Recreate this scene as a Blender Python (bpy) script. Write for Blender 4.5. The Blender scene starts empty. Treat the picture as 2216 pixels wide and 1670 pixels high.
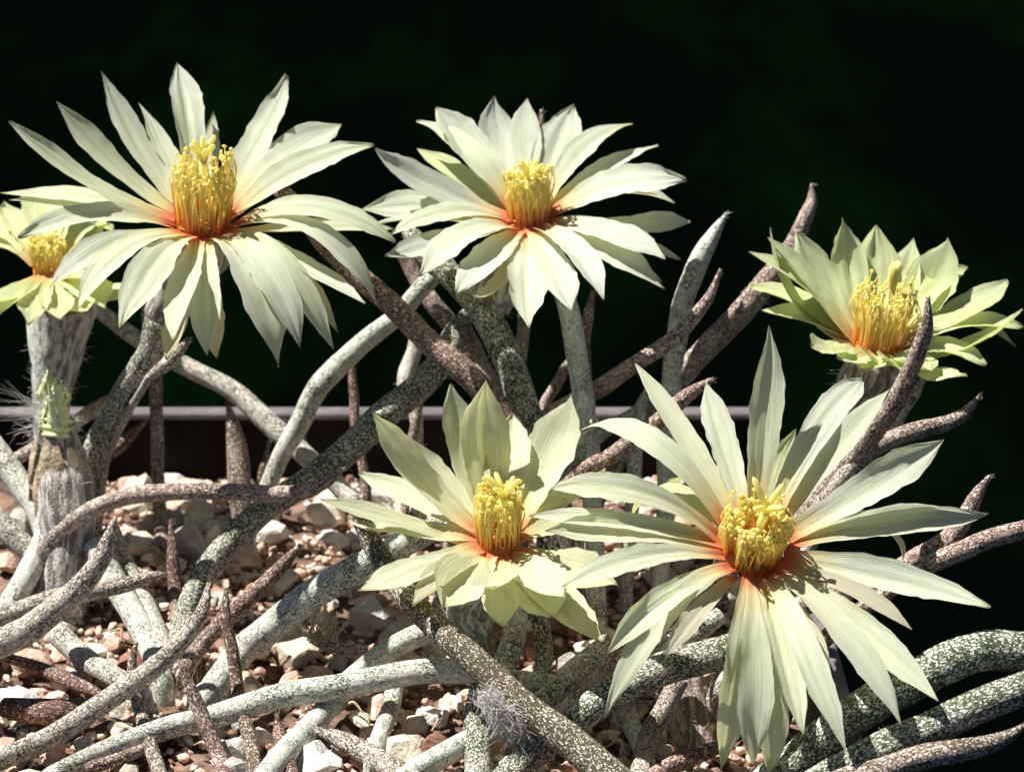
import bpy, bmesh, math, random
from mathutils import Vector, Matrix, noise
R = math.radians
sc = bpy.context.scene
# ---------------------------------------------------------------- camera, sky, sun, exposure
# lengths below are in centimetres; U turns them into metres
U = 0.01
PITCH = R(20); CAMH = 14.2; FPX = 5400.0
CAM = Vector((0, 0, CAMH))
FWD = Vector((0, math.cos(PITCH), -math.sin(PITCH))); UP = Vector((0, math.sin(PITCH), math.cos(PITCH))); RIGHT = Vector((1, 0, 0))
cam = bpy.data.cameras.new('camera'); co = bpy.data.objects.new('camera', cam); sc.collection.objects.link(co)
co.location = CAM * U; co.rotation_euler = (R(90) - PITCH, 0, 0)
cam.sensor_width = 36; cam.lens = FPX / 2216 * 36; cam.clip_start = 0.01; cam.clip_end = 100
cam.dof.use_dof = True; cam.dof.focus_distance = 28.8 * U; cam.dof.aperture_fstop = 60
sc.camera = co
SUN_EL, SUN_AZ = R(60), R(-75)        # azimuth from +Y (away from camera) turning to +X
sd = Vector((math.sin(SUN_AZ) * math.cos(SUN_EL), math.cos(SUN_AZ) * math.cos(SUN_EL), math.sin(SUN_EL)))
w = bpy.data.worlds.new('World'); sc.world = w; w.use_nodes = True
wn = w.node_tree.nodes; wl = w.node_tree.links
sky = wn.new('ShaderNodeTexSky'); sky.sky_type = 'NISHITA'; sky.sun_disc = False
sky.altitude = 2500; sky.air_density = 0.5; sky.dust_density = 0.1; sky.sun_elevation = SUN_EL; sky.sun_rotation = SUN_AZ
wl.new(sky.outputs[0], wn['Background'].inputs[0]); wn['Background'].inputs[1].default_value = 0.05
sun = bpy.data.lights.new('sun', 'SUN'); sun.energy = 5.0; sun.angle = R(0.5); sun.color = (1, 0.96, 0.9)
so = bpy.data.objects.new('sun', sun); sc.collection.objects.link(so)
so.rotation_euler = sd.to_track_quat('Z', 'Y').to_euler(); so.location = (-1, -0.2, 1.5)
vs = sc.view_settings; vs.view_transform = 'Standard'; vs.look = 'None'; vs.exposure = 0.95; vs.gamma = 1
sc.cycles.transparent_max_bounces = 8
rnd = random.Random(11)
# ---------------------------------------------------------------- helpers
def P(x, y, d):
    return CAM + RIGHT * ((x - 1108) / FPX * d) - UP * ((y - 835) / FPX * d) + FWD * d
def ray(x, y):
    return (P(x, y, 1) - CAM).normalized()
def ground_d(y, z=0.0):
    return (CAMH - z) / (math.sin(PITCH) + (y - 835) / FPX * math.cos(PITCH))
def tag(o, label=None, cat=None, group=None, kind=None):
    if label: o['label'] = label
    if cat: o['category'] = cat
    if group: o['group'] = group
    if kind: o['kind'] = kind
    return o
def empty(name, at, parent=None):
    o = bpy.data.objects.new(name, None); sc.collection.objects.link(o); o.empty_display_size = 0.005
    o['_o'] = list(at)
    if parent is not None:
        o.parent = parent; o.location = (Vector(at) - Vector(parent['_o'])) * U
    else: o.location = Vector(at) * U
    return o
def mesh_obj(name, verts, faces, mat, parent=None, at=None, smooth=True, attrs=None):
    at = Vector(at) if at is not None else (Vector(parent['_o']) if parent is not None else Vector((0, 0, 0)))
    me = bpy.data.meshes.new(name)
    me.from_pydata([tuple((Vector(v) - at) * U) for v in verts], [], faces)
    if smooth: me.polygons.foreach_set('use_smooth', [True] * len(me.polygons))
    for an, (ty, data) in (attrs or {}).items():
        a = me.attributes.new(an, ty, 'POINT')
        if ty == 'FLOAT': a.data.foreach_set('value', data)
        else: a.data.foreach_set('vector', [c for v in data for c in v])
    me.materials.append(mat); me.update()
    o = bpy.data.objects.new(name, me); sc.collection.objects.link(o)
    o['_o'] = list(at)
    if parent is not None:
        o.parent = parent; o.location = (at - Vector(parent['_o'])) * U
    else: o.location = at * U
    return o
# ---------------------------------------------------------------- material kit
class NT:
    def __init__(s, name):
        s.m = bpy.data.materials.new(name); s.m.use_nodes = True
        s.n = s.m.node_tree.nodes; s.l = s.m.node_tree.links
        s.b = s.n['Principled BSDF']; s.out = s.n['Material Output']
    def add(s, t, **kw):
        n = s.n.new(t)
        for k, v in kw.items(): setattr(n, k, v)
        return n
    def link(s, a, b): s.l.new(a, b)
    def put(s, sock, v):
        if hasattr(v, 'is_linked') or isinstance(v, bpy.types.NodeSocket): s.l.new(v, sock)
        else: sock.default_value = v
    def math(s, op, a, b=0.0, c=0.0, clamp=False):
        n = s.add('ShaderNodeMath', operation=op, use_clamp=clamp)
        for i, v in enumerate((a, b, c)): s.put(n.inputs[i], v)
        return n.outputs[0]
    def mix(s, f, a, b, mode='MIX'):
        n = s.add('ShaderNodeMix', data_type='RGBA', blend_type=mode)
        s.put(n.inputs[0], f)
        for i, v in ((6, a), (7, b)):
            s.put(n.inputs[i], (*v, 1) if isinstance(v, tuple) and len(v) == 3 else v)
        return n.outputs[2]
    def ramp(s, f, pts):
        n = s.add('ShaderNodeValToRGB'); e = n.color_ramp.elements
        while len(e) < len(pts): e.new(0.5)
        for i, (p, c) in enumerate(pts): e[i].position = p; e[i].color = (*c, 1) if len(c) == 3 else c
        s.put(n.inputs[0], f); return n.outputs[0]
    def smooth(s, v, a, b):
        n = s.add('ShaderNodeMapRange', interpolation_type='SMOOTHSTEP')
        s.put(n.inputs[0], v); n.inputs[1].default_value = a; n.inputs[2].default_value = b
        return n.outputs[0]
    def attr(s, name, out):
        n = s.add('ShaderNodeAttribute', attribute_name=name); return n.outputs[out]
    def noise(s, vec, scale, detail=3, rough=0.55, out=0):
        n = s.add('ShaderNodeTexNoise'); n.inputs['Scale'].default_value = scale
        n.inputs['Detail'].default_value = detail; n.inputs['Roughness'].default_value = rough
        s.put(n.inputs['Vector'], vec); return n.outputs[out]
    def vmul(s, v, k):
        n = s.add('ShaderNodeVectorMath', operation='MULTIPLY'); s.put(n.inputs[0], v); n.inputs[1].default_value = k; return n.outputs[0]
    def vadd(s, v, k):
        n = s.add('ShaderNodeVectorMath', operation='ADD'); s.put(n.inputs[0], v); s.put(n.inputs[1], k); return n.outputs[0]
    def bump(s, h, strength, dist):
        n = s.add('ShaderNodeBump'); n.inputs['Strength'].default_value = strength; n.inputs['Distance'].default_value = dist
        s.put(n.inputs['Height'], h); return n.outputs[0]
    def sep(s, v):
        n = s.add('ShaderNodeSeparateXYZ'); s.put(n.inputs[0], v); return n.outputs

def petal_material():
    k = NT('petal'); pt = k.attr('pt', 'Vector'); t, v, q = k.sep(pt)
    oc = k.add('ShaderNodeObjectInfo').outputs['Color']; red = k.add('ShaderNodeObjectInfo').outputs['Alpha']
    st = k.noise(k.vmul(pt, (2.2, 26, 40)), 1.0, 4, 0.6)
    blot = k.noise(k.vmul(pt, (5, 3, 40)), 1.0, 3, 0.6)
    body = k.mix(k.smooth(st, 0.35, 0.68), k.mix(1.0, oc, (0.80, 0.85, 0.69), 'MULTIPLY'), oc)
    rib = k.math('MULTIPLY', k.smooth(k.math('ABSOLUTE', v), 0.30, 0.0), k.smooth(t, 1.0, 0.25))
    fs0 = k.noise(k.vmul(pt, (7, 62, 33)), 1.0, 3, 0.6)
    body = k.mix(k.math('MULTIPLY', k.smooth(fs0, 0.45, 0.75), 0.30), body, k.mix(1.0, oc, (0.78, 0.82, 0.70), 'MULTIPLY'))
    body = k.mix(k.math('MULTIPLY', rib, 0.45), body, k.mix(1.0, oc, (0.93, 1.0, 0.66), 'MULTIPLY'))
    body = k.mix(k.math('MULTIPLY', k.smooth(blot, 0.55, 0.8), 0.25), body, k.mix(1.0, oc, (0.98, 0.98, 0.78), 'MULTIPLY'))
    tt = k.math('ADD', t, k.math('MULTIPLY', k.math('SUBTRACT', st, 0.5), 0.20))
    yel = k.smooth(tt, 0.34, 0.08)
    c1 = k.mix(k.math('MULTIPLY', yel, 0.62), body, (0.92, 0.66, 0.20))
    c2 = k.mix(k.math('MULTIPLY', k.smooth(tt, 0.15, 0.02), k.math('MULTIPLY', red, 0.9)), c1, (0.84, 0.15, 0.035))
    tipb = k.math('MULTIPLY', k.smooth(t, 0.965, 1.0), 0.6)
    col = k.mix(tipb, c2, (0.34, 0.20, 0.11))
    fs = k.noise(k.vmul(pt, (9, 70, 40)), 1.0, 3, 0.6)
    nrm = k.bump(k.math('ADD', st, k.math('MULTIPLY', fs, 0.5)), 0.6, 0.0003)
    k.link(col, k.b.inputs['Base Color']); k.b.inputs['Roughness'].default_value = 0.48
    k.b.inputs['Specular IOR Level'].default_value = 0.35; k.b.inputs['Sheen Weight'].default_value = 0.15
    k.link(nrm, k.b.inputs['Normal'])
    tr = k.add('ShaderNodeBsdfTranslucent'); k.link(k.mix(1.0, col, (0.98, 0.96, 0.70), 'MULTIPLY'), tr.inputs[0]); k.link(nrm, tr.inputs[1])
    ms = k.add('ShaderNodeMixShader'); ms.inputs[0].default_value = 0.42
    k.link(k.b.outputs[0], ms.inputs[1]); k.link(tr.outputs[0], ms.inputs[2]); k.link(ms.outputs[0], k.out.inputs[0])
    return k.m
def stem_material():
    # pale scurf flakes over dark green to brown skin; tc = straightened tube coordinates in cm
    k = NT('flecked_stem'); tc = k.attr('tc', 'Vector'); tint0 = k.attr('tint', 'Fac'); cov = k.attr('cov', 'Fac')
    tint = k.math('ADD', tint0, k.math('MULTIPLY', k.math('SUBTRACT', k.noise(tc, 0.9, 3, 0.6), 0.5), 0.75), clamp=True)
    wv = k.add('ShaderNodeVectorMath', operation='SUBTRACT'); k.link(k.noise(tc, 16.0, 3, 0.6, out=1), wv.inputs[0]); wv.inputs[1].default_value = (.5, .5, .5)
    pc = k.vadd(k.vmul(tc, (1, 1, 0.48)), k.vmul(wv.outputs[0], (0.10, 0.10, 0.07)))
    vo = k.add('ShaderNodeTexVoronoi', feature='DISTANCE_TO_EDGE'); vo.inputs['Scale'].default_value = 29; k.link(pc, vo.inputs['Vector'])
    vc = k.add('ShaderNodeTexVoronoi', feature='F1'); vc.inputs['Scale'].default_value = 29; k.link(pc, vc.inputs['Vector'])
    big = k.noise(tc, 2.6, 3, 0.6); fine = k.noise(tc, 45, 3, 0.6)
    edge = k.math('ADD', vo.outputs['Distance'], k.math('MULTIPLY', k.math('SUBTRACT', fine, 0.5), 0.12))
    thr = k.math('ADD', k.math('SUBTRACT', 0.20, k.math('MULTIPLY', cov, 0.25)), k.math('MULTIPLY', k.math('SUBTRACT', 0.5, big), 0.30))
    mask = k.math('DIVIDE', k.math('SUBTRACT', edge, thr), 0.07, clamp=True)
    skin = k.mix(tint, k.mix(big, (0.026, 0.046, 0.016), (0.085, 0.11, 0.045)), k.mix(big, (0.055, 0.028, 0.022), (0.16, 0.085, 0.06)))
    cellv = k.sep(vc.outputs['Color'])[0]
    fl = k.mix(tint, k.mix(cellv, (0.50, 0.52, 0.43), (0.82, 0.83, 0.75)), k.mix(cellv, (0.36, 0.25, 0.21), (0.66, 0.51, 0.46)))
    fl = k.mix(k.math('MULTIPLY', k.smooth(fine, 0.5, 0.78), 0.25), fl, skin)
    col = k.mix(mask, skin, fl)
    h = k.math('ADD', k.math('MULTIPLY', mask, 0.8), k.math('MULTIPLY', fine, 0.4))
    k.link(col, k.b.inputs['Base Color']); k.b.inputs['Roughness'].default_value = 0.82; k.b.inputs['Specular IOR Level'].default_value = 0.2
    k.link(k.bump(h, 0.8, 0.00022), k.b.inputs['Normal'])
    return k.m
def tube_material():
    # woolly, scaly flower tube
    k = NT('woolly_flower_tube'); tc = k.attr('tc', 'Vector'); tint = k.attr('tint', 'Fac')
    f = k.noise(k.vmul(tc, (1, 1, 0.25)), 11, 4, 0.65); g = k.noise(tc, 34, 3, 0.6)
    pale = k.mix(tint, (0.62, 0.63, 0.58), (0.50, 0.40, 0.33)); dark = k.mix(tint, (0.15, 0.15, 0.11), (0.13, 0.065, 0.045))
    col = k.mix(k.smooth(f, 0.43, 0.60), dark, pale)
    col = k.mix(k.math('MULTIPLY', k.smooth(g, 0.5, 0.75), 0.4), col, (0.72, 0.70, 0.66))
    k.link(col, k.b.inputs['Base Color']); k.b.inputs['Roughness'].default_value = 0.95
    k.b.inputs['Sheen Weight'].default_value = 0.3
    k.link(k.bump(k.math('ADD', f, k.math('MULTIPLY', g, 0.5)), 1.0, 0.0005), k.b.inputs['Normal'])
    return k.m
def stamen_material():
    k = NT('stamen'); a = k.attr('sa', 'Fac'); tc = k.add('ShaderNodeTexCoord').outputs['Object']
    nz = k.noise(tc, 900, 2)
    c = k.ramp(a, [(0.0, (0.82, 0.30, 0.06)), (0.11, (0.94, 0.64, 0.20)), (0.28, (0.97, 0.86, 0.36)), (0.8, (0.97, 0.92, 0.46)), (1.0, (0.97, 0.91, 0.34))])
    c = k.mix(k.math('MULTIPLY', nz, 0.35), c, k.mix(1.0, c, (0.9, 0.78, 0.5), 'MULTIPLY'))
    k.link(c, k.b.inputs['Base Color']); k.b.inputs['Roughness'].default_value = 0.55
    k.b.inputs['Subsurface Weight'].default_value = 0.0
    tr = k.add('ShaderNodeBsdfTranslucent'); k.link(c, tr.inputs[0])
    ms = k.add('ShaderNodeMixShader'); ms.inputs[0].default_value = 0.52
    k.link(k.b.outputs[0], ms.inputs[1]); k.link(tr.outputs[0], ms.inputs[2]); k.link(ms.outputs[0], k.out.inputs[0])
    return k.m
def plain(name, c1, c2, scale=600, rough=0.9, bump=1.0, dist=0.0006, spec=0.3):
    k = NT(name); v = k.add('ShaderNodeNewGeometry').outputs['Position']
    oi = k.add('ShaderNodeObjectInfo').outputs['Random']
    n1 = k.noise(v, scale, 5, 0.65); n2 = k.noise(v, scale * 4.5, 3, 0.6)
    f = k.smooth(k.math('ADD', k.math('MULTIPLY', n1, 0.7), k.math('MULTIPLY', n2, 0.3)), 0.36, 0.64)
    col = k.mix(f, c1, c2)
    br = k.math('ADD', k.math('MULTIPLY', oi, 0.4), 0.78)
    hs = k.add('ShaderNodeHueSaturation'); k.link(br, hs.inputs['Value']); k.link(col, hs.inputs['Color'])
    k.link(hs.outputs[0], k.b.inputs['Base Color']); k.b.inputs['Roughness'].default_value = rough; k.b.inputs['Specular IOR Level'].default_value = spec
    k.link(k.bump(k.math('ADD', n1, k.math('MULTIPLY', n2, 0.5)), bump, dist), k.b.inputs['Normal'])
    return k.m
def hair_material(name, c):
    k = NT(name); k.b.inputs['Base Color'].default_value = (*c, 1); k.b.inputs['Roughness'].default_value = 0.6
    tr = k.add('ShaderNodeBsdfTranslucent'); tr.inputs[0].default_value = (*c, 1)
    ms = k.add('ShaderNodeMixShader'); ms.inputs[0].default_value = 0.4
    k.link(k.b.outputs[0], ms.inputs[1]); k.link(tr.outputs[0], ms.inputs[2]); k.link(ms.outputs[0], k.out.inputs[0])
    return k.m
def pot_material(name, a, b, c):
    k = NT(name); tc = k.add('ShaderNodeTexCoord').outputs['Object']
    n1 = k.noise(tc, 120, 5, 0.7); n2 = k.noise(tc, 1500, 3, 0.6)
    col = k.mix(k.smooth(n1, 0.45, 0.7), a, b)
    col = k.mix(k.math('MULTIPLY', k.smooth(n2, 0.62, 0.75), 0.5), col, c)
    k.link(col, k.b.inputs['Base Color']); k.b.inputs['Roughness'].default_value = 0.6; k.b.inputs['Specular IOR Level'].default_value = 0.12
    k.link(k.bump(n2, 0.3, 0.0002), k.b.inputs['Normal']); return k.m
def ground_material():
    k = NT('painted_shade_ground'); tc = k.add('ShaderNodeTexCoord').outputs['Object']
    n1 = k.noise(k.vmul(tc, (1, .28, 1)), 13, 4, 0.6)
    col = k.mix(k.smooth(n1, 0.42, 0.75), (0.0004, 0.0009, 0.0005), (0.0007, 0.0036, 0.0008))  # background shade put into the base colour: near black with green blotches
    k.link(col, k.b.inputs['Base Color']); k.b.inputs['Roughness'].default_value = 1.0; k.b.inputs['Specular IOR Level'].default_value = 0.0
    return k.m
M = dict(petal=petal_material(), stem=stem_material(), tube=tube_material(), stamen=stamen_material(), pot=pot_material('shaded_plastic', (.004, .003, .003), (.007, .005, .005), (.016, .012, .011)), rim=pot_material('sunlit_plastic', (.13, .115, .12), (.21, .185, .185), (.36, .32, .30)), ground=ground_material(),  # pot and rim are one plastic; wall shade and rim sunlight painted into colour
         soil=plain('grit_soil', (0.09, 0.06, 0.045), (0.32, 0.21, 0.155), 350, 0.95, 1.0, 0.0006, 0.1),
         wool=hair_material('white_wool', (0.80, 0.79, 0.76)), straw=hair_material('straw_wool', (0.66, 0.60, 0.42)),
         remnant=plain('wilted_petal', (0.55, 0.62, 0.26), (0.80, 0.83, 0.52), 500, 0.7, 0.8, 0.0004),
         stones=[plain('pink_stone', (0.52, 0.31, 0.23), (0.78, 0.56, 0.44), 420),
                 plain('cream_stone', (0.54, 0.46, 0.36), (0.80, 0.72, 0.58), 380),
                 plain('grey_stone', (0.30, 0.28, 0.25), (0.55, 0.52, 0.47), 420),
                 plain('red_brown_stone', (0.14, 0.065, 0.048), (0.34, 0.18, 0.13), 450),
                 plain('white_stone', (0.52, 0.50, 0.45), (0.74, 0.72, 0.66), 350)])
# ---------------------------------------------------------------- setting: ground, pot, gravel
S = 3000
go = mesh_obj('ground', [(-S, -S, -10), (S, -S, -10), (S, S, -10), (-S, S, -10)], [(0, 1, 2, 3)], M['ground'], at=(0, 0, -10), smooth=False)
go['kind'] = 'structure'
PX0, PX1, PY0, PY1, RIM = -8.6, 3.62, 22.2, 35.2, .96       # inside of the pot at the rim
pot = empty('plant_pot', ((PX0 + PX1) / 2, (PY0 + PY1) / 2, -10))
tag(pot, 'square grey plastic plant pot with a flat rim holding the cacti and gravel', 'plant pot')
def square_loop(off, z, taper=0.0):
    return [(PX0 - off + taper, PY0 - off + taper, z), (PX1 + off - taper, PY0 - off + taper, z), (PX1 + off - taper, PY1 + off - taper, z), (PX0 - off + taper, PY1 + off - taper, z)]
def loops_mesh(name, loops, parent, close=False, mat='pot'):
    v = [p for l in loops for p in l]; n = len(loops); f = []
    for i in range(n if close else n - 1):
        a, b = i * 4, ((i + 1) % n) * 4
        for j in range(4): f.append((a + j, a + (j + 1) % 4, b + (j + 1) % 4, b + j))
    return mesh_obj(name, v, f, M[mat], parent, smooth=False)
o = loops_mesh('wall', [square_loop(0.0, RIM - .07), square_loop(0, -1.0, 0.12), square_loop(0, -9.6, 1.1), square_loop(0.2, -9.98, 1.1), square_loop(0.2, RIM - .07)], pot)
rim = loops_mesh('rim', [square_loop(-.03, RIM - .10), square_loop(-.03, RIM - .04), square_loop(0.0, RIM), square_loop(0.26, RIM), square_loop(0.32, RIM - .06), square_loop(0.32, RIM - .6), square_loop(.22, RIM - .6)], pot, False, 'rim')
bv = rim.modifiers.new('bevel', 'BEVEL'); bv.width = 0.0003; bv.segments = 2
# gravel bed
NX, NY = 130, 130; gv = []; gf = []
def bed(x, y): return 0.10 * noise.noise((x * .45, y * .45, 3)) + 0.06 * noise.noise((x * 1.7, y * 1.7, 7)) - 0.10
for j in range(NY + 1):
    for i in range(NX + 1):
        x = PX0 + (PX1 - PX0) * i / NX; y = PY0 + (PY1 - PY0) * j / NY
        gv.append((x, y, bed(x, y) + 0.05 * noise.noise((x * 7, y * 7, 1))))
for j in range(NY):
    for i in range(NX):
        a = j * (NX + 1) + i; gf.append((a, a + 1, a + NX + 2, a + NX + 1))
gravel = mesh_obj('gravel', gv, gf, M['soil'], at=((PX0 + PX1) / 2, (PY0 + PY1) / 2, 0)); gravel['kind'] = 'structure'
def stone_bm(seed, sub, rough):
    r = random.Random(seed); bm = bmesh.new(); bmesh.ops.create_icosphere(bm, subdivisions=sub, radius=1)
    sx, sy, sz = r.uniform(.85, 1.25), r.uniform(.7, 1.0), r.uniform(.55, .85)
    planes = [(Vector((r.uniform(-1, 1), r.uniform(-1, 1), r.uniform(-1, 1))).normalized(), r.uniform(.42, .80)) for _ in range(11)]
    off = Vector((r.uniform(0, 50),) * 3)
    for v in bm.verts:
        c = v.co
        for n, d in planes:
            e = c.dot(n) - d
            if e > 0: c -= n * e * .96
        c *= 1 + rough * noise.noise(c * 1.3 + off) + rough * .35 * noise.noise(c * 4 + off)
        v.co = Vector((c.x * sx, c.y * sy, c.z * sz))
    return bm
variants = []
for sd_ in range(8):
    bm = stone_bm(sd_ + 1, 2, 0.5); me = bpy.data.meshes.new('stone'); bm.to_mesh(me); bm.free()
    me.polygons.foreach_set('use_smooth', [True] * len(me.polygons))
    me.set_sharp_from_angle(angle=R(24))
    row = []
    for mt in M['stones']:
        m2 = me.copy(); m2.materials.append(mt); row.append(m2)
    variants.append(row)
placed = []
def project(p):
    q = p - CAM; d = q.dot(FWD); return 1108 + q.x / d * FPX, 835 - q.dot(UP) / d * FPX
def add_stone(x, y, r, mat, z=None):
    o = bpy.data.objects.new('stone', variants[rnd.randrange(8)][mat]); sc.collection.objects.link(o)
    zz = bed(x, y) + r * 0.42 if z is None else z
    o.parent = gravel; o.location = (Vector((x, y, zz)) - Vector(gravel['_o'])) * U
    o.scale = (r * 1.22 * U,) * 3; o.rotation_euler = (rnd.uniform(-.5, .5), rnd.uniform(-.5, .5), rnd.uniform(0, 6.28))
    placed.append((x, y, r))
# stones one can point at in the photograph: pixel of centre, half width in pixels, colour
for px, py, hw, mt in [(300,1060,60,1),(410,1060,55,1),(310,1165,45,1),(420,1180,50,2),(440,1110,40,1),(700,1110,50,1),(790,1330,52,4),(640,1400,60,1),(880,1620,58,1),(940,1530,40,4),
                       (975,1505,24,1),(1230,1340,45,3),(680,1640,44,4),(490,1620,42,2),(470,1590,22,4),(70,1590,34,0),(35,1500,40,4),(250,1370,30,0),(200,1385,34,1),(240,1420,26,0),
                       (560,1500,30,0),(620,1470,34,0),(590,1440,26,3),(690,1450,28,0),(1235,1420,30,2),(960,1610,40,3),(1080,1600,26,0),(1360,1640,30,0),(20,1210,34,0),(60,1130,44,2),
                       (330,1240,28,0),(560,1260,30,3),(600,1200,26,0),(1620,1660,30,0),(730,1160,30,4),(540,1230,24,1),(340,1330,26,3),(120,1600,30,0),(80,1540,26,3),(760,1400,24,0)]:
    d = ground_d(py, .1); p = P(px, py, d); add_stone(p.x, p.y, hw / FPX * d * 1.05, mt)
tries = 0
while len(placed) < 298 and tries < 40000:
    tries += 1
    x = rnd.uniform(-6.4, PX1 - .15); y = rnd.uniform(25.2, PY1 - .15)
    px, py = project(Vector((x, y, 0)))
    if not (-40 < px < 2000 and py < 1710): continue
    r = min(.30, max(.11, rnd.lognormvariate(math.log(.18), .3)))
    if any((x - a) ** 2 + (y - b) ** 2 < (.80 * (r + c)) ** 2 for a, b, c in placed): continue
    if x + r * 1.1 > PX1 or y + r * 1.1 > PY1: continue
    add_stone(x, y, r, rnd.choices(range(5), (34, 26, 16, 10, 14))[0])
# the finer grit between the stones: one mesh
gb = [[(v.co.copy(), ) for v in b.verts] for b in (stone_bm(40 + i, 1, .3) for i in range(5))]
bmx = stone_bm(40, 1, .3); gfac = [tuple(v.index for v in f.verts) for f in bmx.faces]; bmx.free()
for mt, cnt in ((0, 2200), (3, 900), (1, 1300), (4, 500)):
    V = []; F = []
    for _ in range(cnt):
        x = rnd.uniform(-6.8, PX1 - .12); y = rnd.uniform(24.6, PY1 - .12); r = rnd.uniform(.045, .13)
        mtx = Matrix.Translation((x, y, bed(x, y) + r * .35)) @ Matrix.Rotation(rnd.uniform(0, 6.28), 4, Vector((rnd.random(), rnd.random(), 1)).normalized()) @ Matrix.Scale(r, 4)
        b0 = len(V); V += [mtx @ c[0] for c in rnd.choice(gb)]; F += [tuple(b0 + i for i in f) for f in gfac]
    o = mesh_obj('grit', V, F, M['stones'][mt], gravel); o['kind'] = 'stuff'
# ---------------------------------------------------------------- tubes
def catmull(pts, n):
    q = [pts[0] * 2 - pts[1]] + pts + [pts[-1] * 2 - pts[-2]]; out = []
    for i in range(1, len(q) - 2):
        a, b, c, e = q[i - 1:i + 3]
        for j in range(n):
            t = j / n
            out.append(.5 * ((2 * b) + (c - a) * t + (2 * a - 5 * b + 4 * c - e) * t * t + (3 * b - a - 3 * c + e) * t ** 3))
    out.append(pts[-1]); return out
def tube_mesh(path, radii, sides=16, rough=0.05, seed=0.0, tint=(0, 0), cov=(.8, .8), cap=True):
    n = len(path); V = []; F = []; tcs = []; ti = []; cv = []
    T = [(path[min(i + 1, n - 1)] - path[max(i - 1, 0)]).normalized() for i in range(n)]
    N = T[0].orthogonal().normalized(); s = 0; off = Vector((seed * 7.3, seed * 3.1, seed * 11.7)); r0 = max(radii)
    rings = []
    for i in range(n):
        if i: s += (path[i] - path[i - 1]).length
        N = (N - T[i] * N.dot(T[i])).normalized(); B = T[i].cross(N)
        f = i / (n - 1); base = len(V)
        for k in range(sides):
            a = 2 * math.pi * k / sides; dr = math.cos(a) * N + math.sin(a) * B
            tc = Vector((math.cos(a) * radii[i], math.sin(a) * radii[i], s)) + off
            rr = radii[i] * (1 + rough * noise.noise(Vector((math.cos(a) * .5, math.sin(a) * .5, s * 1.6)) + off) + rough * .5 * noise.noise(Vector((math.cos(a) * 1.6, math.sin(a) * 1.6, s * 5)) + off))
            V.append(path[i] + dr * rr); tcs.append(tc); ti.append(tint[0] + (tint[1] - tint[0]) * f); cv.append(cov[0] + (cov[1] - cov[0]) * f)
        rings.append(base)
    for i in range(n - 1):
        for k in range(sides):
            k2 = (k + 1) % sides; F.append((rings[i] + k, rings[i] + k2, rings[i + 1] + k2, rings[i + 1] + k))
    if cap:
        F.append(tuple(rings[0] + k for k in range(sides))[::-1]); F.append(tuple(rings[-1] + k for k in range(sides)))
    return V, F, {'tc': ('FLOAT_VECTOR', tcs), 'tint': ('FLOAT', ti), 'cov': ('FLOAT', cv)}
def hairs(name, roots, mat, parent, length=(.1, .3), width=.005, curl=.5, seed=1):
    """roots: (point, direction); each hair a thin three-sided bent blade"""
    r = random.Random(seed); V = []; F = []
    for p, dr in roots:
        L = r.uniform(*length); d = dr.normalized(); q = Vector((r.uniform(-1, 1), r.uniform(-1, 1), r.uniform(-1, 1))) * curl
        side = d.cross(q + Vector((.01, .02, .9))).normalized(); s2 = d.cross(side); b0 = len(V); m = 4
        for i in range(m + 1):
            t = i / m; c = p + d * (L * t) + q * (L * t * t * .8) + side * (L * .15 * math.sin(t * 5 + q.x * 9))
            wd = width * (1 - .75 * t)
            V += [c + side * wd, c - side * wd * .5 + s2 * wd * .8, c - side * wd * .5 - s2 * wd * .8]
        for i in range(m):
            for k in range(3):
                a = b0 + i * 3; F.append((a + k, a + (k + 1) % 3, a + 3 + (k + 1) % 3, a + 3 + k))
    o = mesh_obj(name, V, F, mat, parent); o['kind'] = 'stuff'; return o
STY = dict(g=((.05, .12), (.76, .72)), G=((.0, .06), (.84, .80)), d=((.12, .24), (.38, .36)), p=((.65, .95), (.64, .54)), P=((.9, 1.0), (.46, .40)),
           b=((.85, 1.0), (.22, .15)), w=((.22, .45), (.78, .72)), n=((.42, .68), (.66, .60)))
stem_count = [0]
def stem_path(pts, tip, ext=True):
    pos = []; rad = []
    for i, (x, y, d, wpx) in enumerate(pts):
        wpx = wpx * .88; r = wpx / 2 * d / FPX
        dmax = ground_d(y, r + .06)
        if d > dmax: d = dmax; r = wpx / 2 * d / FPX
        pos.append(P(x, y, d)); rad.append(r)
    if tip == 'e': pos.reverse(); rad.reverse()     # now the tip (if any) comes first, the root last
    if ext:
        L = pos[-1]; t = (pos[-1] - pos[-2]).normalized(); h = max(L.z, .25)
        th = Vector((t.x, t.y, 0))
        pos += [L + th * (.45 * h + .1) + Vector((0, 0, t.z if t.z < 0 else 0)) * .2 * h - Vector((0, 0, .35 * h)), L + th * (.7 * h + .15) - Vector((0, 0, h + .45))]
        rad += [rad[-1] * .98, rad[-1] * .9]
    return pos, rad
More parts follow.
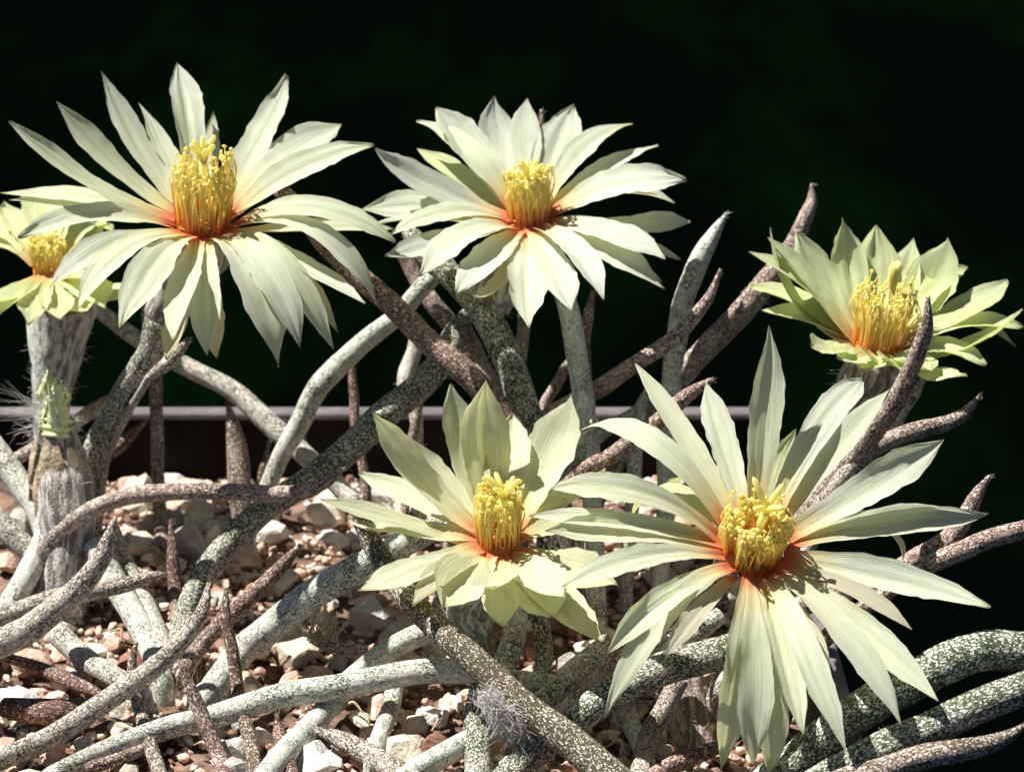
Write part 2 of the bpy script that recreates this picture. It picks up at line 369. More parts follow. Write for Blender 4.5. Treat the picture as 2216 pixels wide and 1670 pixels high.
def stem(pts, style, tip='s', parent=None, name='stem', ext=True, label=None, sty=None, bristle=True):
    stem_count[0] += 1; sid = stem_count[0]
    pos, rad = stem_path(pts, tip, ext)
    tot = sum((pos[i + 1] - pos[i]).length for i in range(len(pos) - 1))
    n = max(4, int(tot / (len(pos) - 1) / .10))
    path = catmull(pos, n); rr = [max(.006, v.x) for v in catmull([Vector((r, 0, 0)) for r in rad], n)]
    # slow natural wobble
    for i, p in enumerate(path):
        f = min(1, i / 6); path[i] = p + Vector((noise.noise((i * .13, sid, 0)), noise.noise((i * .13, sid, 5)), noise.noise((i * .13, sid, 9)))) * .035 * f
    a, c = STY[style] if isinstance(style, str) else style
    V, F, at = tube_mesh(path, rr, 16, .075, sid, (a[1], a[0]), (c[1], c[0]))
    o = mesh_obj(name, V, F, M['stem'], parent, at=(Vector(parent['_o']) if parent is not None else path[-1]), attrs=at)
    if label: o['label'] = label
    if tip in ('s', 'e') and bristle and rr[0] < .12:
        r = random.Random(sid); d0 = (path[0] - path[2]).normalized(); roots = []
        for _ in range(16):
            q = Vector((r.uniform(-1, 1), r.uniform(-1, 1), r.uniform(-1, 1)))
            roots.append((path[0] + q * .012 - d0 * r.uniform(0, .12), (d0 * 1.1 + q * .8)))
        hairs('areole_wool', roots, M['straw'] if not isinstance(style, str) or style in 'bpPn' else M['wool'], o, (.03, .09), .004, .3, sid)
    return o, path, rr
def surface_roots(path, rr, i0, i1, n, seed, lean=.4, down=0.0):
    r = random.Random(seed); out = []
    for _ in range(n):
        i = r.randint(i0, i1 - 1); T = (path[i + 1] - path[i]).normalized(); N = T.orthogonal().normalized(); B = T.cross(N); a = r.uniform(0, 6.283)
        d = N * math.cos(a) + B * math.sin(a); p = path[i].lerp(path[i + 1], r.random()) + d * rr[i] * .95
        out.append((p, d + T * r.uniform(-lean, lean) * 2 + Vector((0, 0, down))))
    return out
# ---------------------------------------------------------------- cacti
gp = 'medusa cacti sharing one pot'
def on_ground(x, y): return P(x, y, ground_d(y))
cactusA = empty('cactus', on_ground(135, 1300)); tag(cactusA, 'cactus with a thick woolly grey stalk topped by a wilted pale green flower', 'cactus', gp)
cactusB = empty('cactus', on_ground(370, 1520)); tag(cactusB, 'cactus with straw coloured woolly neck, long pale stems and a large red throated flower', 'cactus', gp)
cactusC = empty('cactus', on_ground(1450, 1500)); tag(cactusC, 'tangled cactus bearing four open cream flowers and dark flecked stems over the pot edge', 'cactus', gp)
A, B_, C_ = cactusA, cactusB, cactusC
STEMS = [
 # (plant, style, tip end, points (x, y, depth cm, width px))
 (B_, 'd', None, [(346,690,33.2,74),(328,760,33.4,74),(272,860,33.9,72),(215,960,34.5,74),(185,1060,35,70),(172,1150,35.3,66)]),
 (A, 'p', 'e', [(190,1110,32.8,42),(260,1080,32.7,44),(370,1062,32.5,42),(500,1065,32.3,42),(620,1068,32.2,42),(700,1045,32.1,34),(745,1014,32,9)]),
 (B_, 'd', 's', [(1008,668,34.2,12),(985,725,34,60),(945,795,33.6,70),(880,860,33.3,72),(800,925,33,74),(720,1000,32.9,70),(650,1050,32.9,66),(560,1115,33,66),(470,1205,33,66),(405,1320,32.6,60),(380,1420,32.2,56)]),
 (B_, (( .75,.95),(.45,.3)), 's', [(650,1178,32,10),(605,1232,32,36),(520,1312,31.9,42),(440,1390,31.8,44),(400,1440,31.7,44)]),
 (B_, 'g', None, [(960,1130,31.4,58),(880,1172,31.4,66),(790,1222,31.3,74),(700,1272,31.3,76),(600,1345,31.3,74),(520,1412,31.3,72),(450,1500,31.3,66)]),
 (C_, 'g', 's', [(1262,1470,30,14),(1180,1477,30,44),(1100,1466,30,52),(1000,1452,30,60),(900,1456,30,62),(800,1471,30,62),(700,1490,30,62),(600,1511,30,60),(470,1545,30,60),(350,1578,30,56),(250,1612,30,52),(130,1668,30,48)]),
 (B_, 'n', 's', [(452,1260,30.2,8),(441,1312,30.1,32),(420,1352,30,42),(370,1410,29.9,50),(300,1470,29.8,54),(200,1540,29.7,54),(100,1600,29.6,56),(-20,1650,29.5,56)]),
 (A, ((.25,.6),(.75,.55)), 's', [(250,1118,30,10),(232,1180,30,42),(202,1235,30,52),(150,1290,30,62),(60,1360,30,70),(-40,1415,30,74)]),
 (A, 'n', 's', [(358,1240,31.2,6),(330,1248,31.2,28),(280,1260,31.2,38),(200,1279,31.2,44),(100,1302,31.2,48),(-30,1350,31.2,50)]),
 (B_, 'G', None, [(205,1175,33,66),(243,1250,32.8,66),(292,1335,32.4,62),(325,1400,32,58),(345,1450,31.8,56)]),
 (B_, 'w', None, [(235,1150,33.6,56),(275,1240,33.3,60),(320,1330,32.9,60),(360,1420,32.3,58)]),
 (B_, 'w', None, [(120,1365,31.8,56),(180,1422,31.6,58),(235,1458,31.5,54),(290,1492,31.4,48)]),
 (A, 'G', None, [(105,1150,33.3,58),(60,1240,33,60),(15,1320,32.7,60),(-25,1390,32.4,60)]),
 (A, 'G', None, [(-25,955,33.9,60),(40,1040,33.7,64),(80,1110,33.5,60),(112,1190,33.3,56)]),
 (A, 'w', None, [(-30,1100,33.6,60),(30,1162,33.5,60),(90,1215,33.4,56)]),
 (A, 'p', 's', [(252,848,35.6,10),(205,884,35.6,30),(160,915,35.5,36),(110,950,35.5,34),(20,1003,35.4,32),(-40,1040,35.4,30)]),
 (A, 'b', 's', [(316,910,35,5),(272,955,35,30),(225,986,35,36),(190,1010,35,34)]),
 (B_, 'w', None, [(205,665,36,38),(300,735,36,42),(420,800,35.8,48),(520,860,35.6,50),(600,930,35.4,54),(660,985,35.2,50),(730,1050,35,46)]),
 (B_, 'n', 's', [(410,733,33,14),(372,775,33,34),(332,812,33.1,26),(315,830,33.3,20)]),
 (C_, 'g', 's', [(960,585,34.9,30),(925,613,34.8,44),(860,680,34.8,46),(790,737,34.8,50),(720,800,34.8,54),(680,852,34.8,54),(645,922,34.9,52),(608,995,35,46),(570,1075,35,42)]),
 (C_, 'P', 's', [(548,338,33.6,16),(600,405,33.4,36),(650,455,33.2,46),(705,530,33,50),(770,592,32.9,56),(850,662,32.8,58),(920,732,32.8,60),(1000,802,32.7,64),(1060,862,32.7,66),(1110,930,32.7,66)]),
 (C_, 'd', 's', [(880,500,33.8,40),(920,545,33.7,64),(990,610,33.5,66),(1050,682,33.4,72),(1092,762,33.3,76),(1122,842,33.2,78),(1145,930,33.1,78)]),
 (C_, 'n', 's', [(1013,697,34.1,7),(1035,770,34,36),(1062,830,33.9,40),(1095,890,33.8,40)]),
 (C_, 'p', None, [(865,535,35.2,34),(900,600,35.2,40),(940,662,35.1,44),(985,715,35.1,44)]),
 (C_, 'w', 's', [(905,690,35.5,30),(895,760,35.5,38),(880,830,35.4,40),(900,900,35.3,34),(905,980,35.3,26)]),
 (C_, 'p', None, [(905,850,34.8,22),(900,905,34.8,24),(885,990,34.8,24),(880,1060,34.7,24)]),
 (C_, 'G', None, [(1205,560,33,50),(1220,625,33,52),(1236,700,33,54),(1250,780,33,54),(1262,860,32.9,54),(1271,940,32.9,52),(1277,1015,32.8,50)]),
 (C_, 'b', 's', [(1284,630,34,10),(1272,690,34,28),(1266,760,34,26),(1272,830,34,24)]),
 (C_, 'p', 's', [(1245,760,34.6,12),(1212,818,34.6,26),(1180,872,34.6,26),(1150,930,34.5,26)]),
 (C_, 'p', 's', [(1559,583,32.5,7),(1537,640,32.5,25),(1492,700,32.5,35),(1440,745,32.5,40),(1370,792,32.6,42),(1300,836,33.1,46),(1240,872,33.2,44),(1170,915,33.3,42)]),
 (C_, 'G', 's', [(1572,461,33.6,6),(1547,505,33.6,34),(1512,562,33.6,50),(1482,640,33.6,52),(1466,720,33.5,52),(1456,800,33.5,50),(1449,900,33.4,48),(1445,980,33.4,46),(1440,1060,33.3,46)]),
 (C_, 'p', 's', [(1757,398,34.5,7),(1751,450,34.5,34),(1716,530,34.5,44),(1650,622,34.4,58),(1580,702,34.4,60),(1510,772,34.3,58),(1470,822,34.2,52),(1400,905,34.1,44)]),
 (C_, 'P', 's', [(1540,822,31.6,16),(1480,862,31.6,38),(1400,932,31.7,42),(1330,982,31.7,42),(1255,1028,31.8,40)]),
 (C_, 'g', 's', [(1402,832,33.2,5),(1386,890,33.2,32),(1377,950,33.2,36),(1372,1020,33.2,36)]),
 (C_, 'g', 's', [(1425,845,33.9,8),(1390,880,33.9,26),(1340,915,33.9,32),(1290,950,33.9,32)]),
 (C_, 'g', 's', [(1292,903,32.3,16),(1250,950,32.3,32),(1190,1000,32.3,36),(1140,1045,32.3,36)]),
 (C_, 'p', 's', [(2009,642,29.7,10),(2001,720,29.8,37),(1971,800,30.1,44),(1930,880,30.4,48),(1880,950,30.8,52),(1830,1010,31.1,54),(1780,1070,31.3,54)]),
 (C_, 'n', 's', [(2000,815,31.6,16),(1968,872,31.6,30),(1925,938,31.6,34),(1870,1000,31.5,36)]),
 (C_, 'p', 's', [(2119,856,31.2,6),(2082,900,31.2,34),(2010,925,31.1,44),(1940,946,31.1,46),(1880,980,31,46),(1830,1030,31,44)]),
 (C_, 'p', 's', [(2141,1028,29.6,6),(2112,1075,29.6,36),(2082,1130,29.6,46),(2032,1182,29.6,56),(1970,1222,29.6,58),(1900,1262,29.6,58),(1810,1280,29.7,56),(1700,1330,29.9,54)]),
 (C_, 'p', 's', [(2330,1110,29.2,10),(2230,1142,29.2,44),(2150,1162,29.2,48),(2080,1192,29.2,50),(2010,1222,29.3,46),(1930,1275,29.4,42),(1860,1320,29.6,42)]),
 (C_, ((.1,.15),(.38,.36)), 's', [(2420,1350,27.9,20),(2230,1405,27.7,90),(2120,1412,27.6,98),(2000,1455,27.5,100),(1900,1515,27.5,100),(1800,1585,27.6,98),(1700,1662,27.7,92)]),  # pale flecks thinned so the colour carries the petals' shade
 (C_, ((.05,.1),(.40,.38)), 's', [(2420,1400,27.3,20),(2230,1482,27.1,80),(2100,1535,27,88),(2000,1582,27,88),(1900,1625,27,88),(1780,1692,27.1,88)]),  # petal shade put into the colour here too, by fewer pale flecks
 (C_, ((.6,.7),(.42,.4)), 's', [(2228,1562,26.6,6),(2172,1598,26.6,38),(2080,1625,26.5,58),(1980,1642,26.5,64),(1880,1672,26.5,66),(1800,1702,26.5,66)]),
 (C_, ((.40,.5),(.22,.22)), 's', [(768,1075,30.1,20),(785,1130,30.25,46),(822,1210,30.15,56),(882,1290,29.8,62),(962,1372,29.3,68),(1052,1452,28.9,72),(1142,1532,28.6,78),(1240,1612,28.3,84),(1340,1695,28,90)]),
 (C_, 'd', None, [(1045,1480,29.7,62),(1032,1560,29.6,66),(1034,1620,29.5,68),(1036,1700,29.4,70)]),
 (B_, 'G', None, [(1000,1350,31.2,54),(900,1376,31.1,56),(820,1422,30.9,58),(750,1482,30.7,60),(690,1552,30.4,60),(622,1622,30.1,62),(570,1692,29.8,64)]),
 (C_, 'g', None, [(858,1455,31,46),(840,1540,30.7,46),(812,1630,30.3,44)]),
 (C_, 'G', None, [(1110,1550,29.9,58),(1000,1612,29.7,60),(920,1655,29.5,60),(850,1705,29.3,60)]),
 (C_, ((.35,.5),(.5,.5)), 's', [(678,1578,29.6,16),(740,1604,29.5,46),(800,1632,29.4,56),(885,1685,29.2,60)]),
 (C_, 'd', None, [(1640,1385,28.9,80),(1520,1425,28.9,84),(1440,1445,28.9,84),(1350,1485,28.9,82),(1260,1545,28.8,80),(1180,1605,28.7,76),(1120,1662,28.6,76),(1080,1705,28.5,74)]),
 (C_, 'g', None, [(1325,1390,30.2,58),(1250,1452,30.1,66),(1190,1502,30,64),(1130,1560,29.9,62)]),
 (C_, 'p', None, [(1410,1320,29.9,38),(1352,1392,29.8,42),(1302,1452,29.7,44),(1240,1520,29.6,44)]),
 (C_, 'n', None, [(1470,1470,29.5,50),(1432,1540,29.4,52),(1402,1602,29.3,54),(1380,1700,29.2,56)]),
 (C_, 'G', None, [(1352,1490,30.4,48),(1362,1550,30.2,48),(1395,1640,30,46)]),
 (C_, 'P', None, [(1630,1568,28.9,30),(1540,1620,28.8,40),(1460,1652,28.7,42),(1390,1695,28.6,42)]),
 (C_, 'g', None, [(1120,1300,30.6,52),(1112,1380,30.5,60),(1090,1440,30.4,60),(1060,1500,30.3,60)]),
 (C_, 'd', None, [(1165,1320,31.2,46),(1176,1400,31,46),(1172,1470,30.9,42)]),
 (C_, 'g', None, [(1560,1330,30.2,44),(1500,1372,30.1,46),(1440,1400,30,46),(1400,1450,30,44)]),
 (C_, 'p', 's', [(1172,238,34.2,9),(1173,290,34.2,22),(1168,360,34.2,27),(1160,440,34.1,30),(1150,520,34,32)]),
]
stems = {}
for i, (pl, sty, tip, pts) in enumerate(STEMS):
    stems[i] = stem(pts, sty, tip, pl)
# side buds and areole wool on stems
for i, f, n, ln in ((30, .30, 26, (.03, .08)), (24, .35, 20, (.03, .07)), (24, .6, 20, (.03, .07)), (15, .4, 14, (.03, .06))):
    o, path, rr = stems[i]; k = int(f * len(path))
    hairs('areole_wool', surface_roots(path, rr, k, k + 2, n, i), M['wool'], o, ln, .005, .6, i)
rt = random.Random(21)
for i in (2, 4, 5, 6, 7, 19, 20, 21, 26, 31, 36, 41, 42, 44, 50):
    o, path, rr = stems[i]; k = int(rt.uniform(.25, .7) * len(path))
    hairs('areole_wool', surface_roots(path, rr, k, k + 2, 34, i + 60, .8), M['wool'] if i % 2 else M['straw'], o, (.02, .07), .005, 1.0, i + 60)
# thin single shoots standing free in the gravel
gs = 'thin cactus shoots growing singly from the gravel'
for lab, sty, pts in [
 ('thin olive brown cactus shoot crossing behind the long pale flecked stem', ((.75, .9), (.3, .2)), [(489,1272,30.7,8),(489,1330,30.6,28),(499,1400,30.5,31),(515,1500,30.3,33),(540,1600,30.2,35),(556,1690,30,36)]),
 ('purple brown flecked cactus shoot leaning over the front of the long pale stem', ((.95, .95), (.48, .4)), [(388,1428,29.4,8),(416,1500,29.4,34),(446,1570,29.3,38),(476,1640,29.2,40),(492,1695,29.2,40)]),
 ('slender curved grey green shoot with a brown tip beside the woolly neck', ((.3, .9), (.6, .3)), [(296,1388,30.6,6),(284,1440,30.5,24),(300,1530,30.4,32),(326,1610,30.2,36),(352,1695,30,38)]),
 ('short dark brown cactus shoot in front of the pale green stem at the gravel', ((.95, 1), (.3, .2)), [(599,1543,29.8,6),(605,1590,29.7,32),(620,1640,29.6,40),(636,1695,29.5,42)]),
 ('reddish brown upright shoot under the horizontal pinkish stem', 'b', [(369,1125,33.4,8),(374,1200,33.3,30),(380,1290,33.1,36),(386,1372,32.6,38)]),
 ('broad tan pointed shoot standing against the back wall of the pot', ((.7, .9), (.4, .35)), [(491,866,35.8,6),(504,920,35.8,34),(514,980,35.8,54),(520,1055,35.7,60)]),
 ('small dark brown spike beside the broad tan shoot', 'b', [(583,953,35.9,4),(571,1010,35.8,22),(558,1070,35.8,26)]),
 ('thin rusty brown shoot rising past the back rim between two arching stems', 'b', [(761,770,36,14),(765,850,36,24),(773,930,35.9,24),(786,1020,35.8,24)]),
 ('tall thin grey brown shoot rising past the back rim beside the big red centred flower', ((.8, .95), (.5, .4)), [(314,630,36.2,20),(322,720,36.2,30),(335,810,36.2,32),(338,900,36.1,32),(342,1000,36,32),(347,1110,35.9,34),(350,1180,35.5,34)])]:
    o, p, r_ = stem(pts, sty, 's', None, 'cactus_shoot'); tag(o, lab, 'cactus shoot', gs)
# dead, dry pieces lying on the gravel
for lab, sty, pts in [
 ('orange brown dry stem lying on the pink gravel behind the dark log', ((.9, 1), (.25, .2)), [(15,1422,31.4,24),(100,1450,31.3,34),(180,1488,31.2,34),(236,1515,31.1,14)]),
 ('thick dark brown dead stem lying on the gravel', ((1, 1), (.05, .05)), [(10,1530,30.8,50),(70,1538,30.8,64),(140,1540,30.8,66),(215,1518,30.8,34)]),
 ('short dry grey stem ending in a frayed tuft on the gravel', ((.5, .6), (.6, .5)), [(672,1382,31.6,20),(720,1400,31.6,30),(796,1406,31.6,26)]),
 ('dry pinkish stem fragment lying under the long pale stem', ((.8, .9), (.55, .5)), [(150,1668,29.5,30),(230,1650,29.6,34),(320,1618,29.7,28)])]:
    o, p, r_ = stem(pts, sty, None, None, 'dry_stem', ext=False); tag(o, lab, 'dry stem')
    if 'frayed' in lab:
        r = random.Random(4)
        hairs('frayed_tuft', [(P(690 + r.uniform(-25, 40), 1385 + r.uniform(-8, 8), 31.5), Vector((r.uniform(-.5, .5), r.uniform(-.2, .2), 1))) for _ in range(70)], M['straw'], o, (.12, .5), .012, .3, 5)
# short straw coloured fragments strewn on the gravel
M['dry'] = plain('dry_straw', (.34, .22, .12), (.66, .50, .32), 300, .85)
for px, py in [(610,1450),(700,1330),(250,1395),(560,1290),(90,1620),(760,1560),(940,1580),(330,1215),(1190,1430),(660,1500),(440,1640),(1330,1640),(840,1340),(30,1390)]:
    p = on_ground(px, py); a = rt.uniform(0, 6.28); L = rt.uniform(.25, .55); d_ = Vector((math.cos(a), math.sin(a), 0)); q = Vector((-d_.y, d_.x, 0)) * rt.uniform(-.12, .12)
    pth = catmull([p - d_ * L / 2 + Vector((0, 0, .12)), p + q + Vector((0, 0, .2)), p + d_ * L / 2 + Vector((0, 0, .10))], 6)
    V, F, at = tube_mesh(pth, [.022 * (1 - .6 * abs(i / 6 - 1)) for i in range(13)], 8, .3, rt.random())
    o = mesh_obj('straw_fragment', V, F, M['dry'], at=p); tag(o, 'short thin straw coloured fragment lying on the gravel', 'straw', 'straw fragments strewn on the gravel')
# woolly necks and stalks
def woolly(name, pts, parent, tint=(.2, .3), nh=300, hl=(.06, .2), mat='wool', rough=.12, hw=.005, down=.3, label=None, cap=True):
    stem_count[0] += 1
    pos = []; rad = []
    for x, y, d, wpx in pts:
        pos.append(P(x, y, d)); rad.append(wpx / 2 * d / FPX)
    path = catmull(pos, 8); rr = [max(.01, v.x) for v in catmull([Vector((r, 0, 0)) for r in rad], 8)]
    V, F, at = tube_mesh(path, rr, 22, rough, stem_count[0], tint, (.8, .8), cap)
    o = mesh_obj(name, V, F, M['tube'], parent, attrs=at)
    hairs('wool', surface_roots(path, rr, 0, len(path) - 1, nh, stem_count[0], .5, -down), M[mat], o, hl, hw, .5, stem_count[0])
    if label: o['label'] = label
    return o, path, rr
woolly('neck', [(352,1400,32,80),(362,1460,31.8,100),(372,1520,31.5,120),(375,1580,31.1,116)], B_, (.1, .2), 700, (.1, .35), 'straw', .15, .006, -.8)
woolly('neck', [(1470,1440,30.7,90),(1478,1520,30.5,104),(1490,1600,30.2,104),(1490,1680,29.8,100)], C_, (.75, .8), 260, (.05, .15))
woolly('neck', [(1420,1340,30.8,70),(1400,1420,30.6,84),(1380,1500,30.4,80)], C_, (.2, .3), 120, (.05, .15))
stalk, sp, sr = woolly('woolly_stalk', [(122,905,33.3,74),(124,950,33.3,88),(132,1010,33.3,108),(141,1080,33.2,124),(146,1160,33.2,116),(140,1260,33.2,108),(132,1325,33.2,100)], A, (.7, .1), 520, (.05, .2), 'wool', .16, .004, -.3, 'thick woolly grey and brown stalk under the wilted flower')
# wilted flower: crumpled pale green remains gathered above a dry collar
wf = empty('wilted_flower', P(122, 915, 33.2), A); wf['label'] = 'shrivelled pale green flower remains'
rw = random.Random(3)
for i in range(13):
    a = i / 13 * 6.283; V = []; F = []; ts = []
    top = rw.uniform(.45, .78); lean = rw.uniform(-.05, .12)
    for j in range(11):
        t = j / 10; c = P(122, 935, 33.2) + Vector((math.cos(a) * (.165 - .06 * t + .03 * math.sin(t * 9 + i)) + lean * t, math.sin(a) * (.16 - .04 * t), t * top * 1.1))
        tan = Vector((-math.sin(a), math.cos(a), 0)); wd = .055 * (1 - .7 * t ** 2)
        for s in (-1, 0, 1):
            V.append(c + tan * s * wd + Vector((math.cos(a), math.sin(a), 0)) * (.03 * math.sin(j * 1.7 + s * 1.4 + i) + (.03 if s == 0 else 0)))
    for j in range(10):
        for s in range(2): b0 = j * 3 + s; F.append((b0, b0 + 1, b0 + 4, b0 + 3))
    mesh_obj('shrivelled_petal', V, F, M['remnant'], wf)
V, F, at = tube_mesh(catmull([P(120,945,33.2), P(122,925,33.2), P(124,905,33.2)], 6), [.20 + .02 * math.sin(i * 1.3) for i in range(13)], 20, .2, 77)
mesh_obj('collar', V, F, M['remnant'], wf, attrs=at)
for i in range(16):       # dry papery scales on the stalk
    a = i / 16 * 6.283 + rw.uniform(-.1, .1); V = []; F = []; L = rw.uniform(.4, .75); zt = rw.uniform(930, 990)
    for j in range(8):
        t = j / 7; c = P(126, zt, 33.25) + Vector((0, 0, -L * t)); rr_ = .285 + .15 * t + .03 * math.sin(t * 3.1)
        tan = Vector((-math.sin(a), math.cos(a), 0)); out = Vector((math.cos(a), math.sin(a), 0)); wd = .085 * math.sin(math.pi * (.12 + .85 * t)) + .006
        V += [c + out * rr_ - tan * wd, c + out * (rr_ + .025), c + out * rr_ + tan * wd]
    for j in range(7):
        for s in range(2): b0 = j * 3 + s; F.append((b0, b0 + 1, b0 + 4, b0 + 3))
    o = mesh_obj('dry_scale', V, F, plain('dry_scale', (.40, .28, .17), (.70, .56, .38), 300, .8) if i == 0 else bpy.data.materials['dry_scale'], stalk)
r = random.Random(9)      # loose wisps left of the wilted flower, cotton tuft by the front stem
hairs('wool_wisp', [(P(85 + r.uniform(-14, 14), 930 + r.uniform(-60, 60), 33.1), Vector((-1, r.uniform(-.5, .2), r.uniform(-.2, .9)))) for _ in range(60)], M['wool'], stalk, (.15, .5), .0035, .8, 9)
tuft = []
for _ in range(900):
    t = r.random() ** .8; tuft.append((P(1045 + 75 * t + r.gauss(0, 13), 1500 + 70 * t + r.gauss(0, 13), 28.55 + r.uniform(-.12, .25)), Vector((r.uniform(-.3, 1), r.uniform(-.5, .3), r.uniform(-1, .4)))))
hairs('wool_tuft', tuft, M['wool'], stems[45][0], (.06, .24), .006, 1.2, 10)
# ---------------------------------------------------------------- flowers
PROFILE = [(0, .46), (.12, .54), (.3, .74), (.48, .93), (.62, 1.0), (.74, .94), (.84, .70), (.91, .40), (.96, .17), (1, .025)]
def prof(t, sh):
    t2 = t ** sh
    for (a, x), (b, y) in zip(PROFILE, PROFILE[1:]):
        if t2 <= b:
            f = (t2 - a) / (b - a); f = f * f * (3 - 2 * f) * .5 + f * .5; return x + (y - x) * f
    return .02
NT_, NV_ = 30, 10
def petal(fl, tip, wpx, bend=0.0, behind=0, hue=None, lf=1.0):
    r = fl['rnd']; c = fl['c']; ax = fl['axis']; L = fl['L'] * r.uniform(.96, 1.05) * (.94 if behind else 1) * lf
    dr = ray(*tip)
    dn = dr.dot(ax); tp = (c - CAM).dot(ax) / dn if abs(dn) > .05 else None
    pp = CAM + dr * tp if tp and tp > 0 else None
    tca = (c - CAM).dot(dr); foot = CAM + dr * tca; dd = (foot - c).length
    if pp is not None and .72 * L < (pp - c).length < 1.12 * L: T = pp
    elif dd >= L: T = foot
    else:
        h = math.sqrt(L * L - dd * dd); c1, c2 = foot - dr * h, foot + dr * h
        ref = pp if pp is not None and (pp - c).length < 6 * L else foot - ax * .3
        T = c1 if (c1 - ref).length < (c2 - ref).length else c2
    rad = T - c; rad -= ax * rad.dot(ax)
    # keep the petal on the side of the disc where the photograph shows it
    if rad.length < .25: rad = (foot - c) - ax * (foot - c).dot(ax)
    rad.normalize()
    Bp = c + rad * fl['r'] * r.uniform(.80, .95) - ax * (.05 + .10 * behind + r.uniform(0, .06))
    D = (T - Bp).length
    d0 = (rad * .9 + ax * (fl['rise'] * (.55 + .55 * rad.dot(FWD)) - .25 * behind)).normalized()
    Mp = Bp + d0 * D * r.uniform(.44, .54)
    hf = abs((T - Bp).normalized().dot(RIGHT)); Mp += UP * ((bend if bend else .07 * hf) * D)
    circ = ax.cross(rad).normalized(); W = wpx / 2 * ((T - CAM).dot(FWD)) / FPX * fl['wide']
    sh = r.uniform(.88, 1.15); cup = r.uniform(.10, .42); ph = r.uniform(0, 6.28); twist = r.uniform(-.45, .45) * fl['tw']; rf = r.uniform(.04, .15); q = r.random()
    hook = r.uniform(-.06, .12) * D; tipl = r.uniform(-.5, .5)
    V = []; F = []; pt = []
    for i in range(NT_ + 1):
        t = (i / NT_) ** .92
        p = Bp * (1 - t) ** 2 + Mp * 2 * t * (1 - t) + T * t * t
        tan = ((Mp - Bp) * (1 - t) + (T - Mp) * t).normalized()
        sd_ = (circ - tan * circ.dot(tan)).normalized(); nr = sd_.cross(tan)
        if nr.dot(ax) < 0 and i == 0: pass
        nr = tan.cross(sd_) if tan.cross(sd_).dot(ax * 1.0 + rad * .2) > 0 else sd_.cross(tan)
        tw = twist * t; s2 = sd_ * math.cos(tw) + nr * math.sin(tw); n2 = nr * math.cos(tw) - sd_ * math.sin(tw)
        wd = W * prof(t, sh)
        bow = math.sin(t * math.pi) * hook + max(0, t - .8) ** 2 * hook * -6
        for j in range(NV_ + 1):
            v = j / NV_ * 2 - 1
            jag = 1 + .10 * noise.noise((t * 14 + ph * 9, v * 1.2 + (5 if v > 0 else 0), ph)) * abs(v) ** 2 * 1.4 + .05 * noise.noise((t * 42 + ph * 9, 7 if v > 0 else 0, ph)) * abs(v) ** 4
            rip = rf * W * math.sin(t * 9 + ph + v * 1.5) * abs(v) ** 1.5 * min(1, t * 3) + .05 * W * noise.noise((t * 6 + ph, v * 2, ph)) + .035 * W * math.cos(v * 9 + ph) * min(1, t * 4)
            up = cup * wd * (v * v - .3) + rip - .12 * wd * math.exp(-(v / .16) ** 2)
            V.append(p + s2 * (v * wd * jag + tipl * W * max(0, t - .82) ** 2 * 14) + n2 * (up + bow)); pt.append((t, v, q))
    m = NV_ + 1
    for i in range(NT_):
        for j in range(NV_): a = i * m + j; F.append((a, a + 1, a + m + 1, a + m))
    o = mesh_obj('petal', V, F, M['petal'], fl['e'], attrs={'pt': ('FLOAT_VECTOR', pt)})
    h = hue or fl['hue']; g = r.uniform(.88, 1.08)
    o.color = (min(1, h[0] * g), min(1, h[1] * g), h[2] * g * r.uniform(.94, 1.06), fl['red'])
    return o
def blob(V, F, A_, c, ax, L, Wd, val, seg=7, rg=5):
    N = ax.orthogonal().normalized(); B = ax.cross(N); b0 = len(V)
    for i in range(rg + 1):
        u = i / rg; s = math.sin(math.pi * min(.985, max(.015, u))) ** .7
        for k in range(seg):
            a = 6.2832 * k / seg; V.append(c + ax * (L * (u - .5)) + (N * math.cos(a) + B * math.sin(a)) * Wd * s); A_.append(val)
    for i in range(rg):
        for k in range(seg): F.append((b0 + i * seg + k, b0 + i * seg + (k + 1) % seg, b0 + (i + 1) * seg + (k + 1) % seg, b0 + (i + 1) * seg + k))
def rod(V, F, A_, pts, rads, vals, seg=6):
    b0 = len(V); n = len(pts)
    for i in range(n):
        T = (pts[min(i + 1, n - 1)] - pts[max(0, i - 1)]).normalized(); N = T.cross(Vector((.31, .87, .2))).normalized(); B = T.cross(N)
        for k in range(seg):
            a = 6.2832 * k / seg; V.append(pts[i] + (N * math.cos(a) + B * math.sin(a)) * rads[i]); A_.append(vals[i])
    for i in range(n - 1):
        for k in range(seg): F.append((b0 + i * seg + k, b0 + i * seg + (k + 1) % seg, b0 + (i + 1) * seg + (k + 1) % seg, b0 + (i + 1) * seg + k))
    F.append(tuple(b0 + (n - 1) * seg + k for k in range(seg)))
